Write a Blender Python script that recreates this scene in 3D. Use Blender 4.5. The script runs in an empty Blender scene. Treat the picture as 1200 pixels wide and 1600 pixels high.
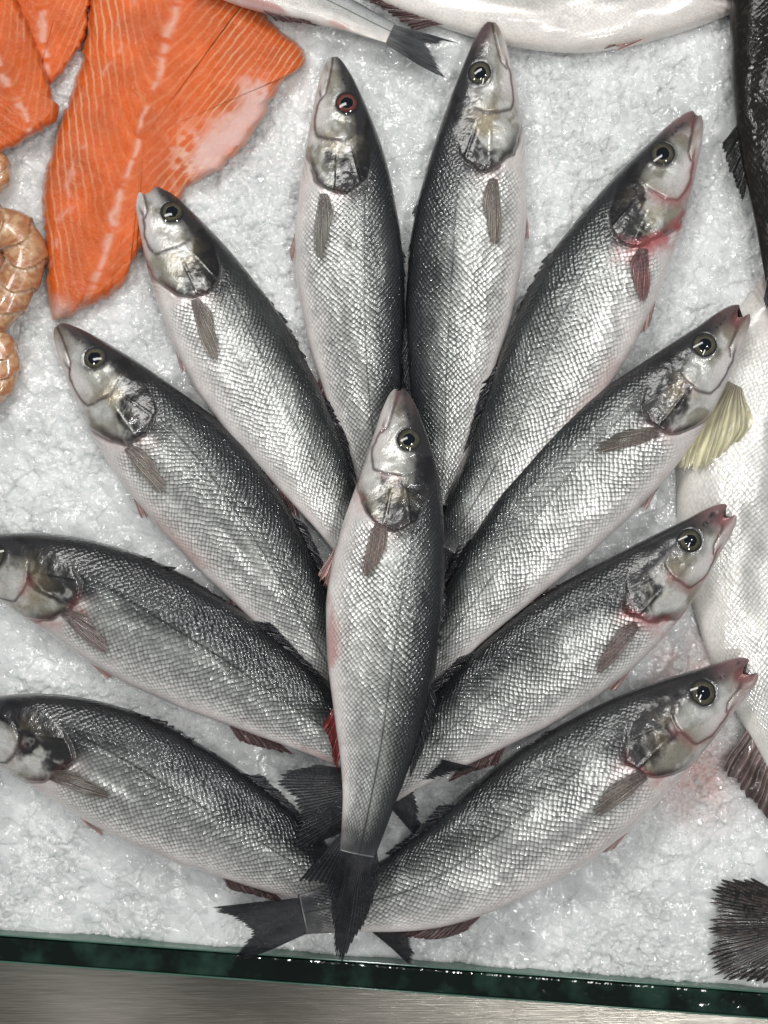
import bpy, math, random
import numpy as np
random.seed(3); np.random.seed(3)
H=1.2; K=0.0005
def P(px,py,z=0.0):
    k=(H-z)/H
    return ((px-600)*K*k,(800-py)*K*k,z)
scene=bpy.context.scene
col=scene.collection
def sm(a,b,v):
    t=np.clip((v-a)/(b-a),0,1); return t*t*(3-2*t)
def hsh(ix,iy,s):
    v=np.sin(ix*127.1+iy*311.7+s*74.7)*43758.5453
    return v-np.floor(v)
def vn(x,y,s=0):
    ix=np.floor(x); iy=np.floor(y); fx=x-ix; fy=y-iy
    fx=fx*fx*(3-2*fx); fy=fy*fy*(3-2*fy)
    a=hsh(ix,iy,s);b=hsh(ix+1,iy,s);c=hsh(ix,iy+1,s);d=hsh(ix+1,iy+1,s)
    return (a*(1-fx)+b*fx)*(1-fy)+(c*(1-fx)+d*fx)*fy
def fbm(x,y,s=0,o=4):
    r=0;a=.5;t=0
    for i in range(o):
        r=r+a*vn(x,y,s+i*13.1); t+=a; a*=.5; x=x*2.03+5.2; y=y*2.03+1.7
    return r/t
# ------------------------------------------------------------------ mesh helper
def grid_faces(nu,nv,wrap,flip):
    jj=nv if wrap else nv-1
    i,j=np.meshgrid(np.arange(nu-1),np.arange(jj),indexing='ij')
    j2=(j+1)%nv
    a=i*nv+j;b=(i+1)*nv+j;c=(i+1)*nv+j2;d=i*nv+j2
    f=np.stack([a,b,c,d],-1).reshape(-1,4)
    if flip: f=f[:,::-1]
    return f
def make_mesh(name,V,F,cols=None,mask=None,mat=None,uv=None,parent=None,extra=None,smooth=True,loc=None):
    V=np.asarray(V,dtype=np.float64).reshape(-1,3)
    if loc is None:
        loc=V.mean(0); loc=np.array([loc[0],loc[1],V[:,2].min()])
    me=bpy.data.meshes.new(name)
    me.from_pydata((V-loc).tolist(),[],F if isinstance(F,list) else F.tolist())
    me.update()
    if cols is not None:
        a=me.color_attributes.new('Col','FLOAT_COLOR','POINT')
        c=np.ones((len(V),4),dtype=np.float32); c[:,:3]=np.clip(cols.reshape(-1,3),0,1); a.data.foreach_set('color',c.ravel())
    if mask is not None:
        a=me.color_attributes.new('Mask','FLOAT_COLOR','POINT')
        c=np.ones((len(V),4),dtype=np.float32); c[:,:3]=np.clip(mask.reshape(-1,3),0,1); a.data.foreach_set('color',c.ravel())
    if extra is not None:
        a=me.attributes.new('stripe','FLOAT','POINT'); a.data.foreach_set('value',extra.astype(np.float32).ravel())
    if uv is not None:
        l=me.uv_layers.new(name='UVMap'); l.data.foreach_set('uv',uv.astype(np.float32).ravel())
    if smooth: me.polygons.foreach_set('use_smooth',[True]*len(me.polygons))
    ob=bpy.data.objects.new(name,me); col.objects.link(ob)
    if mat: me.materials.append(mat)
    if parent is not None:
        ob.parent=parent; ob.location=loc-np.array(parent.location)
    else: ob.location=loc
    return ob
# ------------------------------------------------------------------ materials
def newmat(n):
    m=bpy.data.materials.new(n); m.use_nodes=True
    nt=m.node_tree; b=nt.nodes['Principled BSDF']; return m,nt,b
def N(nt,t,**k):
    n=nt.nodes.new(t)
    for a,v in k.items(): setattr(n,a,v)
    return n
def math_(nt,op,a,b=None,c=None):
    n=nt.nodes.new('ShaderNodeMath'); n.operation=op
    for i,v in enumerate([a,b,c]):
        if v is None: continue
        if isinstance(v,(int,float)): n.inputs[i].default_value=v
        else: nt.links.new(v,n.inputs[i])
    return n.outputs[0]
def maprange(nt,v,a,b,c,d,smooth=True):
    n=nt.nodes.new('ShaderNodeMapRange'); n.interpolation_type='SMOOTHSTEP' if smooth else 'LINEAR'
    nt.links.new(v,n.inputs[0])
    for i,x in enumerate([a,b,c,d]): n.inputs[i+1].default_value=x
    return n.outputs[0]
def fish_material(name,S=118,coat=.7,spec=.5,bump=.65,tilt=.48):
    m,nt,b=newmat(name); L=nt.links
    at=N(nt,'ShaderNodeAttribute',attribute_name='Col'); mk=N(nt,'ShaderNodeAttribute',attribute_name='Mask')
    sp=N(nt,'ShaderNodeSeparateColor'); L.new(mk.outputs['Color'],sp.inputs[0])
    uv=N(nt,'ShaderNodeUVMap',uv_map='UVMap')
    nz=N(nt,'ShaderNodeTexNoise'); nz.inputs['Scale'].default_value=12; L.new(uv.outputs[0],nz.inputs['Vector'])
    wob=N(nt,'ShaderNodeVectorMath',operation='SCALE'); wob.inputs['Scale'].default_value=.018; L.new(nz.outputs['Color'],wob.inputs[0])
    add=N(nt,'ShaderNodeVectorMath',operation='ADD'); L.new(uv.outputs[0],add.inputs[0]); L.new(wob.outputs[0],add.inputs[1])
    mp0=N(nt,'ShaderNodeMapping'); mp0.inputs['Scale'].default_value=(S,S*1.18,1); L.new(add.outputs[0],mp0.inputs[0])
    mp=N(nt,'ShaderNodeMapping'); mp.inputs['Rotation'].default_value=(0,0,math.radians(45)); L.new(mp0.outputs[0],mp.inputs[0])
    vo=N(nt,'ShaderNodeTexVoronoi',voronoi_dimensions='2D'); vo.inputs['Scale'].default_value=1; vo.inputs['Randomness'].default_value=.24
    L.new(mp.outputs[0],vo.inputs['Vector'])
    sub=N(nt,'ShaderNodeVectorMath',operation='SUBTRACT'); L.new(mp.outputs[0],sub.inputs[0]); L.new(vo.outputs['Position'],sub.inputs[1])
    dot=N(nt,'ShaderNodeVectorMath',operation='DOT_PRODUCT'); L.new(sub.outputs[0],dot.inputs[0]); dot.inputs[1].default_value=(.707,.707,0)
    rc=N(nt,'ShaderNodeVectorMath',operation='SUBTRACT'); L.new(vo.outputs['Color'],rc.inputs[0]); rc.inputs[1].default_value=(.5,.5,.5)
    dt=N(nt,'ShaderNodeVectorMath',operation='DOT_PRODUCT'); L.new(sub.outputs[0],dt.inputs[0]); L.new(rc.outputs[0],dt.inputs[1])
    ramp=dot.outputs['Value']; dist=vo.outputs['Distance']
    edge=maprange(nt,math_(nt,'ADD',dist,math_(nt,'MULTIPLY',ramp,-.55)),.02,.72,0,1,False)
    sc=N(nt,'ShaderNodeSeparateColor'); L.new(vo.outputs['Color'],sc.inputs[0])
    rnd=maprange(nt,sc.outputs[0],0,1,.80,1.20,False)
    fac=math_(nt,'MULTIPLY',maprange(nt,edge,0,1,1.40,.38,False),rnd)
    f1=math_(nt,'ADD',math_(nt,'MULTIPLY',math_(nt,'SUBTRACT',fac,1.0),sp.outputs[0]),1.0)
    fn=N(nt,'ShaderNodeTexNoise'); fn.inputs['Scale'].default_value=220; fn.inputs['Detail'].default_value=3; L.new(uv.outputs[0],fn.inputs['Vector'])
    f2=math_(nt,'MULTIPLY',f1,maprange(nt,fn.outputs['Fac'],.3,.7,.86,1.14,False))
    vm=N(nt,'ShaderNodeVectorMath',operation='SCALE'); L.new(at.outputs['Color'],vm.inputs[0]); L.new(f2,vm.inputs['Scale'])
    L.new(vm.outputs[0],b.inputs['Base Color'])
    hgt=math_(nt,'SUBTRACT',math_(nt,'MULTIPLY',ramp,.7),math_(nt,'MULTIPLY',math_(nt,'MULTIPLY',dist,dist),.9))
    hgt=math_(nt,'ADD',hgt,math_(nt,'MULTIPLY',dt.outputs['Value'],tilt))
    hgt=math_(nt,'MULTIPLY',hgt,sp.outputs[0])
    hgt=math_(nt,'ADD',hgt,math_(nt,'MULTIPLY',fn.outputs['Fac'],.22))
    bp=N(nt,'ShaderNodeBump'); bp.inputs['Strength'].default_value=bump; bp.inputs['Distance'].default_value=.0010
    L.new(hgt,bp.inputs['Height']); L.new(bp.outputs[0],b.inputs['Normal']); L.new(bp.outputs[0],b.inputs['Coat Normal'])
    L.new(sp.outputs[1],b.inputs['Roughness']); L.new(sp.outputs[2],b.inputs['Metallic'])
    b.inputs['Coat Weight'].default_value=coat; b.inputs['Coat Roughness'].default_value=.08
    b.inputs['Specular IOR Level'].default_value=spec
    return m
M_fish=fish_material('fish_skin'); M_pale=fish_material('pale_fish_skin',S=175,tilt=.3,bump=.45); M_black=fish_material('black_fish_skin',S=100,coat=.5,spec=.05,bump=.6)
def vc_material(name,rough=.25,coat=.5,bump=0,bscale=400,alpha=1,spec=.5):
    m,nt,b=newmat(name); L=nt.links
    at=N(nt,'ShaderNodeAttribute',attribute_name='Col'); L.new(at.outputs['Color'],b.inputs['Base Color'])
    b.inputs['Roughness'].default_value=rough; b.inputs['Coat Weight'].default_value=coat; b.inputs['Coat Roughness'].default_value=.08
    b.inputs['Alpha'].default_value=alpha; b.inputs['Specular IOR Level'].default_value=spec
    if bump:
        tc=N(nt,'ShaderNodeTexCoord'); fn=N(nt,'ShaderNodeTexNoise'); fn.inputs['Scale'].default_value=bscale; fn.inputs['Detail'].default_value=4
        L.new(tc.outputs['Object'],fn.inputs['Vector']); bp=N(nt,'ShaderNodeBump'); bp.inputs['Strength'].default_value=bump; bp.inputs['Distance'].default_value=.001
        L.new(fn.outputs['Fac'],bp.inputs['Height']); L.new(bp.outputs[0],b.inputs['Normal'])
    return m
M_fin=vc_material('fin_membrane',.20,.4,.8,220,.96,.25); M_pec=vc_material('pectoral_membrane',.22,.6,.4,500,.80)
M_eye=vc_material('fish_eye',.06,0,spec=.6); M_shell=vc_material('prawn_shell',.20,.8,.5,260)
# ------------------------------------------------------------------ fish
WX=[0,.008,.02,.05,.1,.15,.2,.25,.3,.38,.47,.6,.75,.88,1]
WY=[.009,.017,.024,.038,.055,.070,.083,.094,.103,.114,.118,.108,.082,.054,.036]
TX=[0,.02,.05,.1,.2,.3,.4,.5,.7,.85,1]
TY=[.007,.016,.025,.037,.050,.056,.058,.055,.040,.024,.004]
def spl(xs,ys,x):
    r=0
    for o in (-.012,-.006,0,.006,.012):
        r=r+np.interp(np.clip(x+o*np.minimum(1,x/.03),0,1.2),xs,ys)
    return r/5
def crom(pts,n=200):
    pts=np.array(pts,float); pts=np.vstack([2*pts[0]-pts[1],pts,2*pts[-1]-pts[-2]])
    out=[]
    for i in range(1,len(pts)-2):
        p0,p1,p2,p3=pts[i-1:i+3]
        for t in np.linspace(0,1,n,endpoint=False):
            out.append(.5*((2*p1)+(-p0+p2)*t+(2*p0-5*p1+4*p2-p3)*t*t+(-p0+3*p1-3*p2+p3)*t**3))
    out.append(pts[-2]); return np.array(out)
HS=.86
OA=[-180,-150,-120,-90,-60,-40,-20,0,20,40,60,90,120,150,180]
OR=[.2,.12,.082,.078,.090,.108,.126,.140,.120,.092,.074,.070,.076,.12,.2]
PAL_BASS=([-1,-.8,-.45,-.1,.2,.42,.6,.78,1],[(.80,.735,.71),(.75,.72,.695),(.62,.62,.60),(.51,.515,.495),(.36,.37,.352),(.195,.204,.197),(.078,.085,.084),(.028,.032,.034),(.015,.016,.019)])
PAL_PALE=([-1,-.5,0,.5,.85,1],[(.76,.73,.68),(.69,.68,.64),(.56,.56,.54),(.44,.45,.44),(.22,.23,.23),(.12,.12,.12)])
PAL_WHITE=([-1,-.5,0,.5,.85,1],[(.80,.75,.70),(.78,.75,.71),(.70,.69,.66),(.56,.57,.56),(.3,.31,.32),(.12,.12,.13)])
PAL_BLACK=([-1,0,1],[(.016,.014,.012),(.007,.007,.007),(.004,.004,.005)])
def fish(name,label,cat,spine,sign,ws=1.0,zk=((0,.02),(1,.02)),roll=0,pal=PAL_BASS,dark=0,red=.3,redm=.2,mouth=0,pal_head=True,
         tail=None,tailz=0,pec=(.30,-.012,-18,.115),fins=('pec','dor','anal','pel','tail'),seed=1,eyecol=(.075,.072,.05),mat=None,fincol=(.018,.019,.023),
         pelcol=(.50,.27,.24),analcol=(.14,.07,.07),group=None,scaleamt=1.0,pecc=(.26,.21,.18),thick=1.0,spots=0,belly_red=0,analh=.03,pecw=1.0,pecflat=False,finb=None,analx=0,rag=.085,pelh=.012):
    S=crom(spine); 
    zpre=np.interp(np.linspace(0,1,len(S)),[a for a,_ in zk],[b for _,b in zk])
    kk=(H-zpre)/H
    W3=np.stack([(S[:,0]-600)*K*kk,(800-S[:,1])*K*kk],1)
    seg=np.hypot(*np.diff(W3,axis=0).T); al=np.concatenate([[0],np.cumsum(seg)]); Lm=al[-1]; al/=Lm
    Tn=np.gradient(W3,axis=0); Tn/=np.hypot(Tn[:,0],Tn[:,1])[:,None]
    cr,sr=math.cos(math.radians(roll)),math.sin(math.radians(roll))
    zx=np.linspace(0,1,101); zz_=np.interp(zx,[a for a,_ in zk],[b for _,b in zk])
    zs_=np.convolve(np.pad(zz_,12,mode='edge'),np.ones(25)/25,'valid')
    def mp(x,y,z):
        x=np.asarray(x,float);y=np.asarray(y,float);z=np.asarray(z,float)
        y2=y*cr-z*sr; z2=y*sr+z*cr
        xc=np.clip(x,0,1); px=np.interp(xc,al,W3[:,0]);py=np.interp(xc,al,W3[:,1])
        tx=np.interp(xc,al,Tn[:,0]);ty=np.interp(xc,al,Tn[:,1])
        zc=np.interp(xc,zx,zs_)
        ex=(x-xc)*Lm
        return np.stack([px+tx*ex-ty*sign*y2*Lm,py+ty*ex+tx*sign*y2*Lm,zc+z2*Lm],-1)
    def Wf(x): return spl(WX,WY,x)*ws
    def Tf(x): return spl(TX,TY,x)*ws*thick
    xs=np.concatenate([np.linspace(0,.03,22,endpoint=False),np.linspace(.03,.34,170,endpoint=False),np.linspace(.34,1.0,140)])
    th=np.concatenate([np.linspace(0,math.pi,120,endpoint=False),np.linspace(math.pi,2*math.pi,30,endpoint=False)])
    X,TH=np.meshgrid(xs,th,indexing='ij')
    XH=X*HS
    Wg=Wf(X);Tg=Tf(X)
    d=np.cos(TH); sn=np.sin(TH)
    wob=1+.06*(fbm(X*4,0*X+seed,seed,2)-.5)*sm(.3,.5,X)
    y=d*Wg*wob; z=np.sign(sn)*np.abs(sn)**.78*Tg
    yn=y/ws
    lump=(fbm(X*6,yn*14+seed,seed,3)-.5)*.013*sm(.25,.4,X)*(1-.9*sm(.85,1,X))+(fbm(X*25,yn*30,seed+4,2)-.5)*.002*(1-sm(.93,1,X))
    cx,cy=XH-.13,yn; ang=np.degrees(np.arctan2(cy,cx)); r=np.hypot(cx,cy); sd=r-np.interp(ang,OA,OR)
    sd=sd+(fbm(X*22,yn*22,seed+3,3)-.5)*.022
    topw=sm(28,60,ang)*(1-sm(178,181,ang))
    soft=.003+.024*topw
    plate=1-np.clip((sd+soft*.5)/soft/1.5,0,1); plate=plate*plate*(3-2*plate)
    cxw=1-sm(5,38,ang)
    c2x,c2y=XH-.092,yn-.004; a2=np.degrees(np.arctan2(c2y,c2x)); r2=np.hypot(c2x,c2y)
    R2=np.interp(a2,[-150,-110,-80,-60,-42,-20,10,40,70,100],[.05,.040,.050,.066,.080,.074,.070,.066,.06,.05]); sd2=r2-R2+(fbm(X*30,yn*30,seed+6,2)-.5)*.010
    win2=sm(-150,-110,a2)*(1-sm(0,35,a2))*sm(.02,.05,XH)
    mpts=np.array([(0,-.001),(.02,-.005),(.045,-.013),(.072,-.024),(.082,-.036)])
    dm=np.full(X.shape,9.)
    for a,b_ in zip(mpts[:-1],mpts[1:]):
        ab=b_-a; t=np.clip(((XH-a[0])*ab[0]+(yn-a[1])*ab[1])/(ab@ab),0,1)
        dm=np.minimum(dm,np.hypot(XH-a[0]-t*ab[0],yn-a[1]-t*ab[1]))
    ex,ey=.113,.019; er=.0245
    re=np.hypot(X-ex,yn-ey)
    disp=.0046*plate*sm(.03,.12,r)*sm(.12,.2,XH)*cxw+.0030*win2*(1-sm(-.0025,.0025,sd2))*sm(.03,.07,r2)
    disp+=-.0035*np.exp(-(dm/.0026)**2)-.002*np.exp(-((sd-.004)/.004)**2)*sm(.1,.15,XH)*cxw
    disp+=.0010*np.exp(-((re-er*1.15)/.007)**2)-.002*np.exp(-(re/er)**4)
    hm=(1-sm(.29,.32,X))
    disp+=(fbm(X*26,yn*26,seed+9,4)-.5)*.0046*hm
    thr=sm(-150,-125,ang)*(1-sm(-55,-35,ang))
    for q in (.008,.015,.022): disp+=-.0018*np.exp(-((sd-q)/.0018)**2)*thr
    disp+=.0018*np.exp(-((yn-.018-.25*(XH-.19))/.0020)**2)*plate*sm(.18,.2,XH)*cxw
    disp+=.0014*np.exp(-((yn+.012+.1*(XH-.19))/.0020)**2)*plate*sm(.18,.2,XH)
    z=z+(disp+lump)*np.clip(sn,0,1)**.7*np.sign(sn)
    X2=X.copy(); gap=0*X
    if mouth>0:
        gap=np.exp(-((d+.08)/.27)**2)*(1-sm(0,.075,X))
        X2=X2+mouth*.024*np.exp(-((d+.08)/.3)**2)*(1-sm(0,.06,X))
        y=y+mouth*.009*ws*np.sign(d+.08)*sm(0,.3,np.abs(d+.08))*(1-sm(0,.09,X))
        z=z*(1-.80*mouth*gap)
    V=mp(X2,y,z)
    n1=fbm(X*9,yn*22,seed+1,4); n2=fbm(X*45,yn*60,seed+2,4); n3=fbm(X*150,yn*150,seed+5,3)
    dd=np.clip(d+(n1-.5)*.36+dark*.20*sm(-.9,-.1,d),-1,1)
    C=np.stack([np.interp(dd,pal[0],[c[k] for c in pal[1]]) for k in range(3)],-1)
    C=C*(.84+.32*n2)[...,None]
    def mix(C,rgb,f): 
        f=np.clip(f,0,1)[...,None]; return C*(1-f)+np.array(rgb)*f
    yl=.038+.010*np.cos(X*3.2)-.024*sm(.3,.9,X)
    ll=np.exp(-((yn-yl)/.0017)**2)*sm(.29,.32,X)
    if pal is not PAL_BLACK: C=mix(C,(.010,.010,.012),.95*ll)
    C=C*(1-.18*sm(.1,.5,d)*np.clip(np.sin(yn*520),0,1))[...,None] if pal is PAL_BASS else C
    smask=sm(.285,.32,X)*sm(-1.0,-.6,d)+ .75*(1-plate)*sm(.12,.18,X)*sm(0,.1,d)
    smask=np.clip(smask,0,1)*(.65+.35*sm(.3,.6,n1))*scaleamt*(1-.8*ll)*(1-sm(.95,.99,X))
    if pal_head:
        yy=yn
        m18=fbm(X*18,yn*26,seed+8,4)
        headc=mix(np.zeros(C.shape)+np.array((.48,.48,.45)),(.28,.265,.215),sm(.38,.58,m18))
        headc=mix(headc,(.72,.72,.70),sm(.5,.64,fbm(X*22,yn*30,seed+7,4))*.6)
        headc*=(.74+.52*n2)[...,None]
        top=sm(.002,.028,yy+.020*(n1-.5)+.018*(1-sm(.0,.09,XH)))*(1-.35*sm(.10,.14,XH))+sm(.026,.048,yy+.012*(n1-.5))
        headc=mix(headc,(.030,.030,.033),top*.96)
        jaw=(1-sm(-.034,-.012,yy+.01*(n1-.5)))*(1-sm(.1,.17,XH))
        headc=mix(headc,(.72,.68,.66),jaw)
        headc=mix(headc,(.46,.25,.25),redm*(1-sm(.005,.085,XH))*sm(.35,.6,n2+.15)*.65)
        bw=fbm(X*24,yn*28,seed+31,4)
        fld=(XH-.190)*1.0+(yy-.002)*.75+.15*(bw-.5)
        blk=sm(-.016,.006,fld)*sm(-.050,-.018,yy+.05*(bw-.5))*plate
        blk=np.maximum(blk,.92*np.exp(-((sd+.004)/.010)**2)*sm(-62,-30,ang)*(1-sm(60,85,ang)))
        blk=blk*(1-.5*np.exp(-((fld-.030)/.006)**2)*sm(.45,.6,n1+.1)*cxw)
        headc=mix(headc,(.009,.009,.011),blk*.97)
        gold=sm(.45,.62,fbm(X*30,yn*28,seed+21,3))*np.exp(-(((XH-.180)/.032)**2+((yy+.004)/.035)**2))
        headc=mix(headc,(.40,.32,.19),gold*.55*(1-blk*.4))
        headc=mix(headc,(.03,.026,.026),.85*win2*np.exp(-((sd2-.003)/.0032)**2)*sm(.3,.5,n2+.2))
        headc=mix(headc,(.38,.11,.11),red*.6*np.exp(-((sd2-.006)/.012)**2)*win2*sm(.35,.6,n1+.1)*(1-sm(-.01,.02,yy)))
        headc=mix(headc,(.08,.04,.04),.85*np.exp(-(dm/.0024)**2))
        headc=mix(headc,(.028,.028,.03),.8*np.exp(-((re-er*1.0)/.0060)**2))
        for nx_,ny_ in ((.050,.017),(.058,.020)):
            headc=mix(headc,(.01,.01,.01),np.exp(-((np.hypot(XH-nx_,yy-ny_))/.0022)**2))
        pl=np.clip(plate+(1-sm(.0,.09,X)),0,1)
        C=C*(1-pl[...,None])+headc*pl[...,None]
        back=sm(.12,.18,XH)*(1-sm(.0,.03,yy))
        C=mix(C,(.74,.68,.66),.8*sm(0,.004,sd)*(1-sm(.008,.035,sd))*back)
        for q in (.008,.015,.022): C=mix(C,(.24,.17,.16),.6*np.exp(-((sd-q)/.0016)**2)*thr)
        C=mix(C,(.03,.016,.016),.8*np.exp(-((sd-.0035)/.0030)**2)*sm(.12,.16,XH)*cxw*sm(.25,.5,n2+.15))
        C=mix(C,(.40,.085,.09),.9*red*sm(-.02,.004,sd)*(1-sm(.006,.055,sd+.05*(n1-.5)))*(1-sm(-.02,.03,yy))*sm(.42,.66,.5*n2+.5*n1+.05))
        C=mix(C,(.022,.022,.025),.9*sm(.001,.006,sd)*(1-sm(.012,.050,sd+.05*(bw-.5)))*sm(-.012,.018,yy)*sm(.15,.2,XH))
        if mouth>0: C=mix(C,(.36,.15,.15),np.clip(.9*mouth*gap,0,.85))
    C=mix(C,(.52,.21,.19),np.clip(belly_red,0,1)*.8*np.exp(-((d+.88)/.15)**2)*sm(.3,.6,X)*sm(.50,.66,n1))
    if spots: C=mix(C,(.06,.052,.042),sm(.62,.72,n3)*spots)
    if pal in (PAL_BASS,PAL_BLACK): C=mix(C,(.035,.035,.040) if pal is PAL_BASS else (.014,.012,.012),.92*sm(.88,.985,X+.07*(n2-.5)))
    rough=.26+.14*n2-.05*hm*plate; metal=np.clip(.46*sm(-.9,-.35,d)*(1-.6*sm(.5,.8,d)),0,1)*(0 if pal is PAL_BLACK else 1)*(1-.5*hm)*(.6 if pal in (PAL_PALE,PAL_WHITE) else 1)
    Mk=np.stack([smask,rough,metal],-1)
    arc=(TH)*np.sqrt((.5*(spl(WX,WY,np.full_like(X,.4))**2)+.5*(spl(TX,TY,np.full_like(X,.4))**2)))*ws
    arc=arc*np.interp(X,[0,.2,.45,.7,1],[.75,.95,1.0,.86,.62])
    nv=len(th); F=grid_faces(len(xs),nv,True,sign<0)
    i,j=np.meshgrid(np.arange(len(xs)-1),np.arange(nv),indexing='ij')
    arcw=np.concatenate([arc,arc[:,:1]+ (arc[:,-1:]-arc[:,-2:-1])*nv],1)
    def uvc(ii,jj): return np.stack([np.broadcast_to(xs[ii],ii.shape),arcw[ii,jj]],-1)
    U=np.stack([uvc(i,j),uvc(i+1,j),uvc(i+1,j+1),uvc(i,j+1)],2).reshape(-1,4,2)
    if sign<0: U=U[:,::-1]
    Fl=F.tolist(); cap0=list(range(nv)); cap1=[(len(xs)-1)*nv+k for k in range(nv)]
    if sign<0: cap1=cap1[::-1]
    else: cap0=cap0[::-1]
    Fl.append(cap0); Fl.append(cap1)
    U=np.concatenate([U.reshape(-1,2),np.zeros((2*nv,2))])
    Vf=V.reshape(-1,3)
    c0=Vf.mean(0); loc=np.array([c0[0],c0[1],Vf[:,2].min()])
    body=make_mesh(name,Vf,Fl,C,Mk,mat or M_fish,U,loc=loc)
    body['label']=label; body['category']=cat
    if group: body['group']=group
    def surf(x,yv): 
        w=Wf(x); return Tf(x)*np.sqrt(np.clip(1-(yv/w)**2,0.02,1))**.78
    def fin(nm,base,tip,colr,tipc,nray=14,n=110,rows=16,rag=.1,seed2=0,ripple=.0022,bend=0,curve=0,mat=None,belly=0,rayc=.85,mott=0):
        base=np.array(base,float);tip=np.array(tip,float)
        s=np.linspace(0,1,n)
        def ip(a): 
            c=crom(a,30); t=np.linspace(0,1,len(c)); return np.stack([np.interp(s,t,c[:,k]) for k in range(3)],-1)
        B=ip(base);T_=ip(tip)
        j=np.linspace(0,1,rows)[:,None]
        ph=s*nray+.25*np.sin(s*23+seed)
        saw=np.abs((ph%1)-.5)*2
        raggy=1-rag*(saw**1.5)*.6-rag*1.6*fbm(s*11,s*0+seed2,seed,3)-rag*.6*hsh(np.floor(ph),0*ph,seed+seed2)
        Jn=j*raggy[None,:]
        Pt=B[None]*(1-Jn[...,None])+T_[None]*Jn[...,None]
        mid=Pt.mean(1,keepdims=True)
        if belly: Pt[...,1]=mid[...,1]+(Pt[...,1]-mid[...,1])*(1+belly*np.sin(j*math.pi))
        Pt[...,2]+=ripple*np.cos(ph*2*math.pi)[None,:]*(0.3+.7*j)*np.clip(j*6,0,1)+bend*j**2+.016*(fbm(s[None]*3+0*j,j*1.5+0*s[None],seed+seed2+3,2)-.5)*j
        Pt[...,1]+=curve*(j*(1-j))+.006*(vn(j*3+0*s[None],s[None]*2+0*j,seed+7)-.5)*j
        VV=mp(Pt[...,0],Pt[...,1],Pt[...,2])
        ray=(.5+.5*np.cos(ph*2*math.pi))**1.5
        nn=fbm(s[None]*12+0*j,j*5+0*s[None],seed+seed2,3)
        jc=np.clip(j*1.8,0,1)
        CC=np.array(colr)*(1-jc[...,None])+np.array(tipc)*jc[...,None]+0*VV
        CC=CC*(1.35-rayc+rayc*ray[None,:,None]*1.1)*(.35+1.3*nn[...,None])
        if mott:
            mm=sm(.5,.62,fbm(s[None]*40+0*j,j*18+0*s[None],seed+50,3))[...,None]*mott; CC=CC*(1-mm)+np.array((.06,.045,.04))*mm
        return make_mesh(nm,VV,grid_faces(rows,n,False,False),CC,None,mat or M_fin,parent=body)
    if 'tail' in fins:
        tp=tail or [(1.17,.095),(1.135,.06),(1.09,0),(1.135,-.06),(1.17,-.095)]
        tp=[(a,b*ws,tailz) for a,b in tp]
        fin('caudal_fin',[(.94,.026*ws,-.001),(.96,.014*ws,.0005),(.965,0,.0005),(.96,-.014*ws,.0005),(.94,-.026*ws,-.001)],tp,finb or (.045,.045,.050),fincol,nray=34,n=360,rows=40,rag=rag,seed2=1,ripple=.0012,rayc=.95,mott=.8 if pal is PAL_BLACK else 0)
    if 'pec' in fins:
        px_,py_,an,ln=pec; a=math.radians(an); ca,sa=math.cos(a),math.sin(a)
        bs=[];tp=[]
        for k,wv in enumerate((-1,-.6,-.2,.2,.6,1)):
            bx=px_-sa*wv*.009*pecw**.5; by=(py_+ca*wv*.009*pecw**.5)*ws
            l2=ln*(1-.24*abs(wv)**2.2-.24*wv); 
            tx=px_+ca*l2-sa*wv*.020*pecw; ty=(py_+sa*l2+ca*wv*.020*pecw)*ws
            if pecflat: bz=tz=float(Tf(np.array(bx)))*.9; tz+=.004
            else: bz=float(surf(np.array(bx),np.array(by)))+.0040; tz=float(surf(np.array(tx),np.array(np.clip(ty,-.1,.1))))+.016
            bs.append((bx,by,bz)); tp.append((tx,ty,tz))
        fin('pectoral_fin',bs,tp,[.22*pecc[0]+.03,pecc[1]*.22+.01,pecc[2]*.22+.01],[pecc[0]*1.0,pecc[1]*1.05,pecc[2]*1.05],nray=13,rag=.09,seed2=2,ripple=.0010,bend=.001,mat=M_pec,belly=.35,rayc=.5 if pecflat else .85)
    if 'dor' in fins:
        xs1=np.linspace(.37,.57,9); 
        bs=[(x,float(Wf(np.array(x)))*.94,.004) for x in xs1]
        tp=[(x+.03,float(Wf(np.array(min(x+.03,1))))*1.0+.014*ws*math.sin(math.pi*min(1,(k+1.5)/9.5))**.6,.003) for k,x in enumerate(xs1)]
        fin('dorsal_fin',bs,tp,(.02,.022,.026),(.03,.03,.034),nray=9,rag=.4,seed2=3)
        xs1=np.linspace(.62,.78,7)
        bs=[(x,float(Wf(np.array(x)))*.94,.003) for x in xs1]
        tp=[(x+.05,float(Wf(np.array(min(x+.05,1))))*1.0+.022*ws*(1-k/10),.002) for k,x in enumerate(xs1)]
        fin('dorsal_fin',bs,tp,(.02,.022,.026),(.02,.02,.025),nray=12,rag=.10,seed2=4)
    if 'anal' in fins:
        xs1=np.linspace(.68+analx,.79+analx,6)
        bs=[(x,-float(Wf(np.array(x)))*.93,.003) for x in xs1]
        tp=[(x+.055,-float(Wf(np.array(min(x+.055,1))))*1.0-analh*ws*(1-k/9),.002) for k,x in enumerate(xs1)]
        fin('anal_fin',bs,tp,analcol,[c*.5 for c in analcol],nray=10,rag=.10,seed2=5,rayc=.8)
    if 'pel' in fins:
        bs=[(.31+.012*k,-float(Wf(np.array(.31+.012*k)))*.88,.012) for k in range(4)]
        tp=[(.44+.008*k,-float(Wf(np.array(.44)))*(1.04-.03*k)-pelh*ws*(1-k/3.),.008) for k in range(4)]
        fin('pelvic_fin',bs,tp,pelcol,[c*.85 for c in pelcol],nray=6,rag=.10,seed2=6,mat=M_pec)
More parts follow.
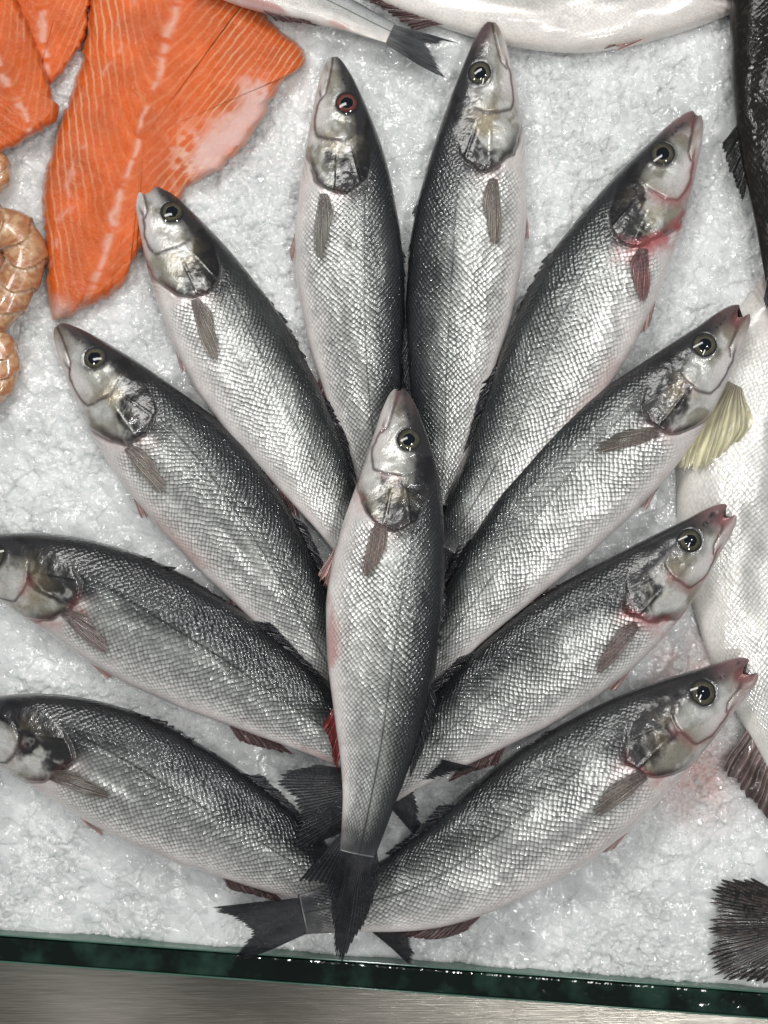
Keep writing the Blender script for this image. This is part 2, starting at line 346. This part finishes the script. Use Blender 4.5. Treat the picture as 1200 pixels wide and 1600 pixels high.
    if pal_head:
        R=np.linspace(0.001,1,30)[:,None]; A=np.linspace(0,2*math.pi,64,endpoint=False)[None]
        gx=ex+er*R*np.cos(A); gy=(ey+er*R*np.sin(A))*ws
        zz=float(surf(np.array(ex),np.array(ey*ws)))+0*gx
        sl=surf(gx,gy); zz=.2*zz+.8*sl+ .0040*ws*(1-R**2)+.0002
        VV=mp(gx,gy,zz)
        CC=np.zeros(gx.shape+(3,)); Rr=R+0*A+.08*(vn(A*2,R*0,seed)-.5)
        na=fbm(A*2+0*R,R*6+0*A,seed,3)
        CC[:]=np.array(eyecol)*(.4+1.2*na[...,None])
        f=(1-sm(.50,.58,Rr))[...,None]; CC=CC*(1-f)+np.array((.003,.006,.012))*f
        f=(np.exp(-((Rr-.58)/.03)**2))[...,None]*.45; CC=CC*(1-f)+np.array((.24,.19,.10))*f
        f=sm(.74,.92,Rr)[...,None]*.94; CC=CC*(1-f)+np.array((.020,.020,.022))*f
        make_mesh('eye',VV,grid_faces(30,64,True,sign<0),CC,None,M_eye,parent=body)
    return body
G='sea bass fanned out on crushed ice'
fish('sea_bass','silver sea bass with reddish eye lying head up on ice','sea bass',[(521,90),(538,250),(545,400),(560,550),(580,680),(600,800)],+1,1.0,((0,.014),(.4,.019),(1,.012)),2,seed=11,red=.1,redm=.05,eyecol=(.13,.035,.03),pec=(.31,-.045,-3,.145),pecc=(.22,.20,.17),group=G)
fish('sea_bass','silver sea bass with dark back and closed mouth on ice','sea bass',[(768,34),(753,200),(728,400),(702,600),(692,790)],-1,1.0,((0,.030),(.2,.018),(.4,.019),(1,.016)),4,seed=22,red=.1,redm=.3,dark=.3,pec=(.325,-.03,-5,.15),group=G)
fish('sea_bass','sea bass with blood-red gill and throat on crushed ice','sea bass',[(1088,178),(1000,335),(920,475),(812,675),(700,860)],-1,1.0,((0,.016),(.4,.021),(1,.030)),-4,seed=33,red=1.0,redm=.7,mouth=.3,pec=(.30,-.04,-24,.11),pecc=(.20,.07,.07),belly_red=.4,group=G)
fish('sea_bass','sea bass with dark golden gill cover and open jaw on ice','sea bass',[(1162,484),(1045,622),(908,755),(778,900),(655,1060)],-1,1.03,((0,.034),(.25,.030),(.5,.026),(1,.040)),0,seed=44,red=.2,redm=.35,mouth=.8,pec=(.305,-.028,30,.135),pecc=(.17,.13,.11),group=G)
fish('sea_bass','darker sea bass with pink open jaw and red-stained flank','sea bass',[(1142,797),(1000,928),(848,1038),(715,1135),(568,1250)],-1,1.05,((0,.034),(.4,.030),(1,.052)),2,seed=55,red=.7,redm=.8,mouth=.9,dark=.9,pec=(.315,-.035,-8,.13),pecc=(.18,.12,.11),tail=[(1.05,.13),(1.13,.155),(1.13,.09),(1.17,.05),(1.20,0),(1.09,-.03)],tailz=-.012,group=G)
fish('sea_bass','large sea bass with red open mouth and full tail showing','sea bass',[(1176,1041),(1022,1147),(842,1275),(668,1380),(472,1430)],-1,1.06,((0,.030),(.4,.034),(1,.062)),0,seed=66,red=.6,redm=.8,mouth=1.0,pec=(.295,-.038,4,.13),pecc=(.19,.15,.13),belly_red=.4,group=G,tail=[(1.19,.050),(1.16,.03),(1.11,-.008),(1.15,-.040),(1.165,-.064)],rag=.08)
fish('sea_bass','sea bass with white throat and slightly open mouth on ice','sea bass',[(219,275),(295,415),(378,560),(475,715),(575,885)],+1,1.03,((0,.015),(.4,.021),(1,.030)),-8,seed=77,red=.15,redm=.3,mouth=.7,pec=(.31,-.03,-8,.15),group=G)
fish('sea_bass','plump grey sea bass with spiny dorsal fin raised','sea bass',[(90,510),(215,655),(318,765),(435,915),(540,1090)],+1,1.07,((0,.016),(.4,.027),(1,.042)),2,seed=88,red=.1,redm=.15,dark=.6,pec=(.30,-.045,0,.13),belly_red=.5,group=G)
fish('sea_bass','dark grey sea bass with red gill edge lying on ice','sea bass',[(-88,858),(90,910),(275,1000),(425,1085),(600,1198)],+1,1.06,((0,.016),(.4,.030),(1,.052)),6,seed=99,red=.6,redm=.2,dark=1.3,pec=(.29,-.035,-10,.13),pecc=(.23,.17,.16),belly_red=.6,group=G)
fish('sea_bass','dark-backed sea bass with its tail tucked under another fish','sea bass',[(-105,1120),(90,1163),(270,1245),(430,1330),(585,1425)],+1,1.07,((0,.016),(.4,.026),(.8,.034),(1,.03)),4,seed=110,red=.2,redm=.2,dark=1.0,pec=(.28,-.045,8,.14),pecc=(.2,.16,.14),belly_red=.2,group=G,tail=[(1.16,.07),(1.14,.04),(1.11,0),(1.13,-.03),(1.14,-.05)])
fish('sea_bass','sea bass laid on top of the fan, tail down','sea bass',[(624,608),(624,750),(602,930),(595,1060),(588,1170),(574,1260),(558,1335)],+1,1.06,((0,.050),(.25,.062),(.6,.088),(1,.088)),3,seed=121,red=.3,redm=.2,mouth=.2,pec=(.285,-.025,-3,.13),pecc=(.20,.13,.11),analcol=(.28,.045,.045),belly_red=.9,group=G,pelh=.026,
     tail=[(1.05,.056),(1.15,.046),(1.245,.008),(1.17,-.022),(1.10,-.05),(1.10,-.115)],rag=.08)
fish('pale_fish','large pale silver fish with yellowish fin under other fish','fish',[(1400,270),(1300,470),(1210,720),(1215,960),(1258,1150),(1300,1300)],+1,1.24,((0,-.004),(.5,-.004),(1,.004)),-6,pal=PAL_PALE,seed=131,mat=M_pale,red=.1,pec=(.375,-.083,-8,.12),pecc=(.52,.46,.28),pelcol=(.35,.22,.2),analcol=(.20,.14,.13),fincol=(.08,.07,.07),thick=.62,analh=.055,analx=.14,scaleamt=.5,pecw=2.1,pecflat=True)
fish('pale_fish','whitish pink fish lying on its side above the fan','fish',[(1330,-110),(1130,-50),(880,-10),(650,-40),(430,-110)],-1,.92,((0,.006),(.5,.004),(1,.006)),-14,pal=PAL_WHITE,seed=141,mat=M_pale,scaleamt=.15,fins=('tail','pel','anal'),fincol=(.08,.07,.07),thick=.8)
fish('pale_fish','pale fish with dark forked tail resting on ice','fish',[(60,-260),(240,-130),(380,-42),(500,5),(610,52)],+1,.80,((0,.03),(.5,.03),(1,.026)),-15,pal=PAL_WHITE,seed=151,mat=M_pale,scaleamt=.4,fins=('tail','anal','dor'),fincol=(.06,.065,.07),finb=(.25,.25,.25),belly_red=1.0,tail=[(1.18,.06),(1.15,.04),(1.12,0),(1.17,-.05),(1.19,-.085)],rag=.11)
fish('black_fish','glossy black speckled fish lying beside the ice','fish',[(1246,-330),(1246,-150),(1240,50),(1226,250),(1226,440)],+1,1.08,((0,.03),(.5,.03),(1,.03)),0,pal=PAL_BLACK,seed=161,spots=.35,mat=M_black,scaleamt=.5,fins=('tail','dor','anal'),analcol=(.012,.012,.012),fincol=(.010,.010,.010),finb=(.012,.012,.012),analh=.040,tail=[(1.05,.07),(1.09,.04),(1.10,0),(1.09,-.02),(1.05,-.04)])
fish('black_fish','dark fish with ragged fan-shaped tail on ice','fish',[(1720,1400),(1600,1415),(1480,1432),(1340,1440),(1250,1445)],-1,1.3,((0,.03),(.5,.03),(1,.012)),0,pal=PAL_BLACK,seed=171,spots=.6,mat=M_black,scaleamt=.4,fins=('tail','dor','anal'),fincol=(.013,.010,.010),finb=(.014,.011,.011),
     tail=[(1.18,.16),(1.30,.15),(1.35,.09),(1.33,.03),(1.36,-.03),(1.35,-.09),(1.32,-.14),(1.17,-.16)],rag=.12)
# ------------------------------------------------------------------ ice
def worley(x,y,s):
    ix=np.floor(x);iy=np.floor(y); best=np.full(x.shape,9.); h=np.zeros_like(x); idv=np.zeros_like(x)
    for a in(-1,0,1):
        for b in(-1,0,1):
            cx=ix+a;cy=iy+b
            px=cx+.5+.9*(hsh(cx,cy,s)-.5);py=cy+.5+.9*(hsh(cx,cy,s+1)-.5)
            dx=x-px;dy=y-py;dd=dx*dx+dy*dy
            hh=hsh(cx,cy,s+2)+(hsh(cx,cy,s+3)-.5)*2.2*dx+(hsh(cx,cy,s+4)-.5)*2.2*dy-.35*dd
            m=dd<best; best=np.where(m,dd,best); h=np.where(m,hh,h); idv=np.where(m,hsh(cx,cy,s+6),idv)
    return h,idv
def ice_h(x,y,full=False):
    wx=x+.005*(fbm(x*70,y*70,1,3)-.5);wy=y+.005*(fbm(x*70,y*70,2,3)-.5)
    h1,i1=worley(wx*62,wy*62,5); h2,i2=worley(wx*130,wy*130,15); h3,i3=worley(wx*270,wy*270,25)
    big=fbm(x*9,y*9,7,3); md=fbm(x*30,y*30,9,3)
    amt=.10+.90*sm(.36,.64,fbm(x*20,y*20,31,3))
    h=(big-.5)*.018+(md-.5)*.010+((h1-.5)*.0024*(.5+.5*amt)+(h2-.5)*.0027*amt+(h3-.5)*.0016*amt)
    return (h,i1,i2,i3) if full else h
m,nt,b=newmat('crushed_ice'); L=nt.links
at=N(nt,'ShaderNodeAttribute',attribute_name='Col'); tc=N(nt,'ShaderNodeTexCoord')
nz=N(nt,'ShaderNodeTexNoise'); nz.inputs['Scale'].default_value=260; nz.inputs['Detail'].default_value=2; L.new(tc.outputs['Object'],nz.inputs['Vector'])
bp=N(nt,'ShaderNodeBump'); bp.inputs['Strength'].default_value=.4; bp.inputs['Distance'].default_value=.0016; L.new(nz.outputs['Fac'],bp.inputs['Height']); L.new(bp.outputs[0],b.inputs['Normal']); L.new(bp.outputs[0],b.inputs['Coat Normal'])
L.new(at.outputs['Color'],b.inputs['Base Color'])
b.inputs['Roughness'].default_value=.12; b.inputs['IOR'].default_value=1.31; b.inputs['Coat Weight'].default_value=1; b.inputs['Coat Roughness'].default_value=.06
b.inputs['Subsurface Weight'].default_value=1.0; b.inputs['Subsurface Radius'].default_value=(.93,1.0,1.0); b.inputs['Subsurface Scale'].default_value=.0070
M_ice=m
nx,ny=950,1100
gx=np.linspace(-.40,.40,nx); gt=np.linspace(0,1,ny)
GX,GT=np.meshgrid(gx,gt,indexing='ij')
ybot=(800-(1455+ (GX/K+600)*.075+4))*K
GY=ybot+(.47-ybot)*GT
GZ,i1,i2,i3=ice_h(GX,GY,True)
pxx=GX/K+600; pyy=800-GY/K
f1=fbm(GX*22,GY*22,41,4); f2=fbm(GX*60,GY*60,45,3)
clear=np.clip(sm(.45,1,i2)*.45+sm(.5,1,i3)*.25+sm(.5,1,i1)*.35,0,1)
br=.91-.12*(1-sm(.35,.65,f1))-.22*clear*sm(.3,.6,f2)
IC=np.stack([br*.975,br*.995,br*.993],-1)
def tint(cx,cy,r,rgb,a):
    global IC
    f=a*np.exp(-(((pxx-cx)**2+(pyy-cy)**2)/r**2))*sm(.3,.6,f1+.1); IC=IC*(1-f[...,None])+np.array(rgb)*f[...,None]
tint(1095,1215,60,(.78,.46,.42),.7); tint(1060,1040,50,(.6,.28,.25),.7); tint(1010,1110,30,(.7,.4,.36),.5)
ice=make_mesh('crushed_ice',np.stack([GX,GY,GZ],-1),grid_faces(nx,ny,False,False),IC,None,M_ice)
ice['kind']='stuff'; ice['label']='bed of crushed ice under the fish'; ice['category']='ice'
m,nt,b=newmat('ice_chip'); b.inputs['Base Color'].default_value=(.90,.93,.93,1); b.inputs['Roughness'].default_value=.05; b.inputs['IOR'].default_value=1.31; b.inputs['Alpha'].default_value=.30; b.inputs['Coat Weight'].default_value=1
M_chip=m
nC=13000
cx=np.random.uniform(-.34,.34,nC); cy=np.random.uniform(-.38,.44,nC)
keep=cy>(800-(1455+(cx/K+600)*.075-8))*K; cx=cx[keep];cy=cy[keep]
cz=ice_h(cx,cy); base=np.array([(1,0,0),(-.5,.87,0),(-.5,-.87,0),(.4,.5,.7),(-.6,.1,.6),(.2,-.5,.75)],float)
fc=[(0,1,3),(1,4,3),(1,2,4),(2,5,4),(2,0,5),(0,3,5),(3,4,5),(0,2,1)]
VV=[];FF=[]
for k in range(len(cx)):
    s=random.uniform(.0010,.0034)*(1 if random.random()<.92 else 1.8)
    a=random.uniform(0,6.28);ca,sa=math.cos(a),math.sin(a)
    bb=base*np.random.uniform(.6,1.3,(6,3)); q=np.stack([bb[:,0]*ca-bb[:,1]*sa,bb[:,0]*sa+bb[:,1]*ca,bb[:,2]*.65-.2],1)*s
    tl=random.uniform(-.5,.5); q=np.stack([q[:,0],q[:,1]*math.cos(tl)-q[:,2]*math.sin(tl),q[:,1]*math.sin(tl)+q[:,2]*math.cos(tl)],1)
    o=len(VV)*6; VV.append(q+np.array([cx[k],cy[k],cz[k]+.0001])); FF+= [tuple(v+o for v in f) for f in fc]
ch=make_mesh('ice_chips',np.concatenate(VV),FF,None,None,M_chip,smooth=False)
ch['kind']='stuff'; ch['label']='loose glassy chips scattered over the ice bed'; ch['category']='ice'
# ------------------------------------------------------------------ salmon fillets
m,nt,b=newmat('salmon_flesh'); L=nt.links
at=N(nt,'ShaderNodeAttribute',attribute_name='Col'); st=N(nt,'ShaderNodeAttribute',attribute_name='stripe'); mk=N(nt,'ShaderNodeAttribute',attribute_name='Mask')
tc=N(nt,'ShaderNodeTexCoord'); nz=N(nt,'ShaderNodeTexNoise'); nz.inputs['Scale'].default_value=34; nz.inputs['Detail'].default_value=3; L.new(tc.outputs['Object'],nz.inputs['Vector'])
n2=N(nt,'ShaderNodeTexNoise'); n2.inputs['Scale'].default_value=420; n2.inputs['Detail'].default_value=3; L.new(tc.outputs['Object'],n2.inputs['Vector'])
n4=N(nt,'ShaderNodeTexNoise'); n4.inputs['Scale'].default_value=170; n4.inputs['Detail'].default_value=4; L.new(tc.outputs['Object'],n4.inputs['Vector'])
ph=math_(nt,'ADD',math_(nt,'MULTIPLY',st.outputs['Fac'],6.2832),math_(nt,'MULTIPLY',nz.outputs['Fac'],8.0))
ph=math_(nt,'ADD',ph,math_(nt,'MULTIPLY',n4.outputs['Fac'],1.6))
sn=math_(nt,'SINE',ph); ln=maprange(nt,sn,.30,1.0,0,1)
sp=N(nt,'ShaderNodeSeparateColor'); L.new(mk.outputs['Color'],sp.inputs[0])
fac=math_(nt,'MULTIPLY',math_(nt,'MULTIPLY',ln,sp.outputs[0]),maprange(nt,nz.outputs['Fac'],.35,.62,.40,1.0))
mx=N(nt,'ShaderNodeMix',data_type='RGBA'); L.new(fac,mx.inputs[0]); L.new(at.outputs['Color'],mx.inputs[6]); mx.inputs[7].default_value=(.80,.40,.20,1)
L.new(mx.outputs[2],b.inputs['Base Color'])
bp=N(nt,'ShaderNodeBump'); bp.inputs['Strength'].default_value=.6; bp.inputs['Distance'].default_value=.0012
L.new(math_(nt,'ADD',math_(nt,'MULTIPLY',fac,-.5),n2.outputs['Fac']),bp.inputs['Height']); L.new(bp.outputs[0],b.inputs['Normal'])
bp2=N(nt,'ShaderNodeBump'); bp2.inputs['Strength'].default_value=1; bp2.inputs['Distance'].default_value=.0042
L.new(math_(nt,'ADD',n4.outputs['Fac'],math_(nt,'MULTIPLY',n2.outputs['Fac'],.25)),bp2.inputs['Height'])
b.inputs['Roughness'].default_value=.45; b.inputs['Coat Weight'].default_value=.9; b.inputs['Coat Roughness'].default_value=.06; b.inputs['Specular IOR Level'].default_value=.10
L.new(bp2.outputs[0],b.inputs['Coat Normal'])
M_sal=m
def fillet(name,label,poly,c,axis,z0,th,seed,special=None,freq=24,slope=1.0):
    out=crom(poly+[poly[0]],24)[:-1]
    d=np.hypot(*np.diff(np.vstack([out,out[:1]]),axis=0).T); s=np.concatenate([[0],np.cumsum(d)]); n=260
    q=np.linspace(0,s[-1],n,endpoint=False); o2=np.vstack([out,out[:1]])
    ox=np.interp(q,s,o2[:,0]);oy=np.interp(q,s,o2[:,1])
    ox=ox+(fbm(q/9,q*0,seed,3)-.5)*9; oy=oy+(fbm(q/9,q*0+7,seed,3)-.5)*9
    R=np.concatenate([np.linspace(.001,.9,90),1-.1*np.cos(np.linspace(0.15,1,16)*math.pi/2)**1.0*1.0,[1.0,.985]])
    zf=np.concatenate([1-.12*np.linspace(0,1,90)**4,.88*np.sqrt(np.clip(1-((np.linspace(0.15,1,16))**3),0,1))*.9+.08,[.0,-.1]])
    px=c[0]+(ox[None]-c[0])*R[:,None];py=c[1]+(oy[None]-c[1])*R[:,None]
    zz=z0+th*zf[:,None]+(fbm(px/60,py/60,seed+2,3)-.5)*.008*np.clip(zf,0,1)[:,None]
    k=(H-zz)/H; V=np.stack([(px-600)*K*k,(800-py)*K*k,zz],-1)
    A=np.array(axis[0],float);B=np.array(axis[1],float);t=(B-A)/np.hypot(*(B-A)); nn=np.array([-t[1],t[0]])
    al=(px-A[0])*t[0]+(py-A[1])*t[1]; ac=(px-A[0])*nn[0]+(py-A[1])*nn[1]
    stripe=(al*.5+slope*np.sqrt(ac**2+400)+ .0012*ac**2)/freq
    n1=fbm(px/40,py/40,seed+4,4); n2_=fbm(px/9,py/9,seed+5,3)
    C=np.zeros(V.shape)+np.array((.68,.112,.014)); C=C*(.66+.60*n1[...,None])
    C=C+np.array((.05,.05,.02))*(n2_[...,None]-.4)
    msk=.18+.60*sm(25,110,np.abs(ac))
    f=np.exp(-((ac+14*(n1-.5)*2)/5)**2)*sm(.30,.55,fbm(al/12,ac*0,seed+6,3)+.1*(n2_-.5))*.75
    f=np.maximum(f,.45*np.exp(-((ac-75+20*(n1-.5)*2)/3)**2)*sm(.40,.6,fbm(al/20,ac*0,seed+7,3)))
    C=C*(1-f[...,None])+np.array((.80,.46,.36))*f[...,None]
    if special is not None: C,msk=special(px,py,C,msk,n1,n2_)
    e=sm(.955,1.0,R)[:,None]+0*px; C=C*(1-.5*e[...,None])+np.array((.70,.26,.12))*.5*e[...,None]
    o=make_mesh(name,V,grid_faces(len(R),n,True,True),C,np.stack([msk,msk,msk],-1),M_sal,extra=stripe)
    o['label']=label;o['category']='salmon'; return o
def spec(px,py,C,msk,n1,n2):
    A=np.array((318,262.));B=np.array((425,112.));t=(B-A)/np.hypot(*(B-A)); a=(px-A[0])*t[0]+(py-A[1])*t[1]; c=-(px-A[0])*t[1]+(py-A[1])*t[0]
    f=np.exp(-((c-2+50*(n1-.5)+16*(n2-.5))/29)**4)*sm(-40,10,a)*(1-sm(140,180,a+60*(n2-.5)))*sm(.22,.40,n1+.18)*.9
    C=C*(1-f[...,None])+np.array((.76,.50,.46))*f[...,None]; msk=msk*(1-.8*f)
    f=.75*sm(.5,.66,n2)*np.exp(-(((px-300)/30)**2+((py-250)/45)**2)); C=C*(1-f[...,None])+np.array((.85,.6,.5))*f[...,None]
    f=(1-sm(0,45,np.hypot(px-90,py-492)))*.7; C=C*(1-f[...,None])+np.array((.7,.55,.5))*f[...,None]
    return C,msk
GS='salmon fillets on the ice'
o=fillet('salmon_fillet','large orange salmon fillet with white fat lines',[(150,-60),(390,-60),(398,0),(425,35),(478,88),(440,130),(400,205),(345,262),(296,292),(262,345),(215,398),(192,448),(130,485),(86,500),(74,470),(70,380),(66,290),(98,185),(128,90)],(225,215),((290,-40),(150,430)),.004,.018,5,spec,15)
o['group']=GS
o=fillet('salmon_fillet','salmon fillet corner with fine white fat lines',[(10,-70),(145,-70),(140,0),(132,60),(95,118),(70,132),(50,90),(30,40)],(90,10),((60,-60),(70,140)),.002,.016,8,None,12); o['group']=GS
o=fillet('salmon_fillet','striped salmon fillet piece overlapping another',[(-120,-60),(0,-30),(35,20),(62,80),(80,140),(92,178),(60,208),(0,238),(-60,250),(-130,200)],(-20,100),((-60,-60),(60,240)),.012,.018,9,None,12); o['group']=GS
# ------------------------------------------------------------------ prawns
def prawn(label,pts,rad,z0,seed,side=1):
    S=crom(pts,60); n=len(S); kz=(H-z0)/H
    W=np.stack([(S[:,0]-600)*K*kz,(800-S[:,1])*K*kz],1); T=np.gradient(W,axis=0);T/=np.hypot(T[:,0],T[:,1])[:,None]
    d=np.hypot(*np.diff(W,axis=0).T); s=np.concatenate([[0],np.cumsum(d)]);s/=s[-1]
    th=np.linspace(0,2*math.pi,48,endpoint=False)
    c,sn_=np.cos(th)[None],np.sin(th)[None]
    fr=(s[:,None]*8+.30*np.cos(th*2)[None])%1
    R=rad*K*(np.interp(s,[0,.08,.3,.7,.95,1],[.55,.9,1,.85,.5,.15]))[:,None]*(.88+.17*fr**1.5)
    V=np.stack([W[:,:1]-T[:,1:]*R*c, W[:,1:]+T[:,:1]*R*c, z0+R*sn_*.95],-1)
    n1=fbm(s[:,None]*40+0*th,th[None]*3+0*s[:,None],seed,4)
    C=np.zeros(V.shape)+np.array((.56,.28,.13)); 
    def mx(f,rgb):
        nonlocal C; f=np.clip(f,0,1)[...,None]; C=C*(1-f)+np.array(rgb)*f
    mx(sm(.40,.60,n1)*.6,(.68,.45,.27)); mx(np.exp(-((fr-.80)/.12)**2)*.8*sm(.3,.5,n1+.1),(.42,.13,.05)); mx(np.exp(-((fr-.12)/.08)**2)*.8*sm(.3,.5,n1+.1),(.80,.62,.45)); mx(sm(.48,.58,fbm(s[:,None]*60+0*th,th[None]*4,seed+3,3))*.5,(.30,.11,.05))
    F=grid_faces(n,48,True,True).tolist(); 
    body=make_mesh('prawn',V,F,C,None,M_shell); body['label']=label; body['category']='prawn'; body['group']='raw prawns beside the salmon'
    for k in range(5):
        i=int(n*(.12+.15*k)); p=W[i]; nrm=np.array([-T[i,1],T[i,0]])*side
        lr=[];m=14; Ri=float(R[i].mean())
        for q in range(m):
            u=q/(m-1); pos=p+nrm*(Ri*.8+u*rad*K*1.0)+T[i]*u*u*rad*K*.7
            w=rad*K*.11*(1-.8*u)
            for a in np.linspace(0,2*math.pi,8,endpoint=False):
                lr.append((pos[0]+T[i,0]*math.cos(a)*w*1.6,pos[1]+T[i,1]*math.cos(a)*w*1.6,z0-Ri*.35-u*.004+math.sin(a)*w))
        make_mesh('leg',np.array(lr),grid_faces(m,8,True,False),np.zeros((m*8,3))+np.array((.5,.2,.09)),None,M_shell,parent=body)
    p=W[-1];t=T[-1];rr=[]
    A=np.linspace(-.7,.7,40);J=np.linspace(0,1,10)
    for j in J:
        for a in A:
            dx=t[0]*math.cos(a)-t[1]*math.sin(a);dy=t[1]*math.cos(a)+t[0]*math.sin(a); l=rad*K*1.3*j*(1-.25*abs(math.sin(a*7)))
            rr.append((p[0]+dx*l-t[0]*.003,p[1]+dy*l-t[1]*.003,z0+.0015*math.cos(a*14)*j))
    make_mesh('tail_fan',np.array(rr),grid_faces(10,40,False,False),np.zeros((400,3))+np.array((.4,.14,.06)),None,M_shell,parent=body)
prawn('curled beige prawn with reddish shell bands on ice',[(-70,330),(-20,350),(22,366),(40,400),(24,450),(-5,495),(-50,530)],36,.018,3,-1)
prawn('beige prawn lying behind another prawn on ice',[(-90,500),(-40,515),(0,545),(6,580),(-8,610),(-50,650)],28,.014,6,-1)
prawn('small prawn partly tucked beside the salmon',[(-90,225),(-40,235),(-6,255),(-6,285),(-40,310)],22,.012,9,-1)
# ------------------------------------------------------------------ counter edge
def boxpx(name,pts,z0,z1,mat,bev=.001):
    v=[]
    for z in (z0,z1):
        for p in pts: v.append(P(p[0],p[1],z1)[:2]+(z,))
    n=len(pts); f=[list(range(n)),[n+k for k in range(n)][::-1]]+[[k,n+k,n+(k+1)%n,(k+1)%n] for k in range(n)]
    ob=make_mesh(name,np.array(v),f,None,None,mat,smooth=False)
    bm_=ob.modifiers.new('bevel','BEVEL'); bm_.width=bev; bm_.segments=3
    import bmesh
    b=bmesh.new(); b.from_mesh(ob.data); bmesh.ops.recalc_face_normals(b,faces=b.faces); b.to_mesh(ob.data); b.free()
    return ob
m,nt,b=newmat('dark_green_glass'); L=nt.links
tc=N(nt,'ShaderNodeTexCoord'); nz=N(nt,'ShaderNodeTexNoise'); nz.inputs['Scale'].default_value=40; nz.inputs['Detail'].default_value=3; L.new(tc.outputs['Object'],nz.inputs['Vector'])
cr=N(nt,'ShaderNodeValToRGB'); cr.color_ramp.elements[0].position=.45; cr.color_ramp.elements[0].color=(.002,.007,.005,1); cr.color_ramp.elements[1].position=.75; cr.color_ramp.elements[1].color=(.020,.055,.040,1)
L.new(nz.outputs['Fac'],cr.inputs[0]); L.new(cr.outputs[0],b.inputs['Base Color']); b.inputs['Roughness'].default_value=.07
bp=N(nt,'ShaderNodeBump'); bp.inputs['Strength'].default_value=.6; bp.inputs['Distance'].default_value=.004; L.new(nz.outputs['Fac'],bp.inputs['Height']); L.new(bp.outputs[0],b.inputs['Normal'])
M_glass=m
m,nt,b=newmat('glass_edge_highlight'); b.inputs['Base Color'].default_value=(.08,.17,.13,1); b.inputs['Roughness'].default_value=.12; M_ghighlight=m  # pale green colour stands in for the highlight along the glass edges
def ln_(x,y0): return (x,y0+x*.0745)
g=boxpx('glass_rim',[ln_(-300,1463),ln_(1500,1463),ln_(1500,1501),ln_(-300,1501)],-.03,.012,M_glass,.0022)
g['label']='dark green glass edge of the fish counter'; g['category']='counter edge'
e=boxpx('highlight_strip',[ln_(-300,1460),ln_(1500,1460),ln_(1500,1462.5),ln_(-300,1462.5)],-.028,.0135,M_ghighlight,.0005)  # thin pale strips draw the bright reflected lines of the rim
e.parent=g; e.location=e.location-g.location
e=boxpx('highlight_strip',[ln_(-300,1501.5),ln_(1500,1501.5),ln_(1500,1504),ln_(-300,1504)],-.028,.0115,M_ghighlight,.0005)
e.parent=g; e.location=e.location-g.location
m,nt,b=newmat('brushed_steel'); L=nt.links
tc=N(nt,'ShaderNodeTexCoord'); mp_=N(nt,'ShaderNodeMapping'); mp_.inputs['Scale'].default_value=(18,900,18); mp_.inputs['Rotation'].default_value=(0,0,.075); L.new(tc.outputs['Object'],mp_.inputs[0])
nz=N(nt,'ShaderNodeTexNoise'); nz.inputs['Scale'].default_value=2; nz.inputs['Detail'].default_value=4; L.new(mp_.outputs[0],nz.inputs['Vector'])
n3=N(nt,'ShaderNodeTexNoise'); n3.inputs['Scale'].default_value=5; n3.inputs['Detail'].default_value=1; L.new(tc.outputs['Object'],n3.inputs['Vector'])  # broad noise paints light and dark reflection patches into the base colour
cr=N(nt,'ShaderNodeValToRGB'); cr.color_ramp.elements[0].position=.36; cr.color_ramp.elements[0].color=(.24,.22,.19,1); cr.color_ramp.elements[1].position=.64; cr.color_ramp.elements[1].color=(.76,.71,.62,1)
L.new(math_(nt,'ADD',math_(nt,'MULTIPLY',nz.outputs['Fac'],.30),math_(nt,'MULTIPLY',n3.outputs['Fac'],.70)),cr.inputs[0]); L.new(cr.outputs[0],b.inputs['Base Color'])
b.inputs['Metallic'].default_value=.7; b.inputs['Roughness'].default_value=.24
bp=N(nt,'ShaderNodeBump'); bp.inputs['Strength'].default_value=.5; bp.inputs['Distance'].default_value=.0003; L.new(nz.outputs['Fac'],bp.inputs['Height']); L.new(bp.outputs[0],b.inputs['Normal'])
M_steel=m
s=boxpx('steel_counter',[(-500,-400),(1700,-400),(1700,1800),(-500,1800)],-.05,-.034,M_steel)
s['kind']='structure'; s['label']='brushed steel counter top below the tray'; s['category']='counter'
# ------------------------------------------------------------------ light, world, camera
w=bpy.data.worlds.new('World'); scene.world=w; w.use_nodes=True
w.node_tree.nodes['Background'].inputs[0].default_value=(.95,.98,1,1); w.node_tree.nodes['Background'].inputs[1].default_value=.19
from mathutils import Vector
def area(loc,size,en,colr=(1,1,1),sy=None,tgt=(0,0,0)):
    l=bpy.data.lights.new('lamp','AREA'); l.size=size; l.energy=en; l.color=colr
    if sy: l.shape='RECTANGLE'; l.size_y=sy
    o=bpy.data.objects.new('lamp',l); col.objects.link(o); o.location=loc
    o.rotation_euler=(Vector(tgt)-Vector(loc)).to_track_quat('-Z','Y').to_euler(); return o
area((-.35,.95,1.5),1.0,11,(1,.99,.96),.25)
area((.45,-.1,1.9),.6,5.5,(1,.995,.98),.10)
for p in [(-.7,.3,1.4),(.65,.5,1.5),(.05,.15,2.0),(.5,-.6,1.6)]: area(p,.05,3.0,(1,.995,.98))
cd=bpy.data.cameras.new('camera'); cam=bpy.data.objects.new('camera',cd); col.objects.link(cam)
cam.location=(0,0,H); cd.sensor_fit='VERTICAL'; cd.sensor_height=24; cd.lens=24*H/.8; cd.clip_end=50; cd.clip_start=.01
scene.camera=cam
scene.view_settings.view_transform='Standard'; scene.view_settings.look='None'; scene.view_settings.exposure=0
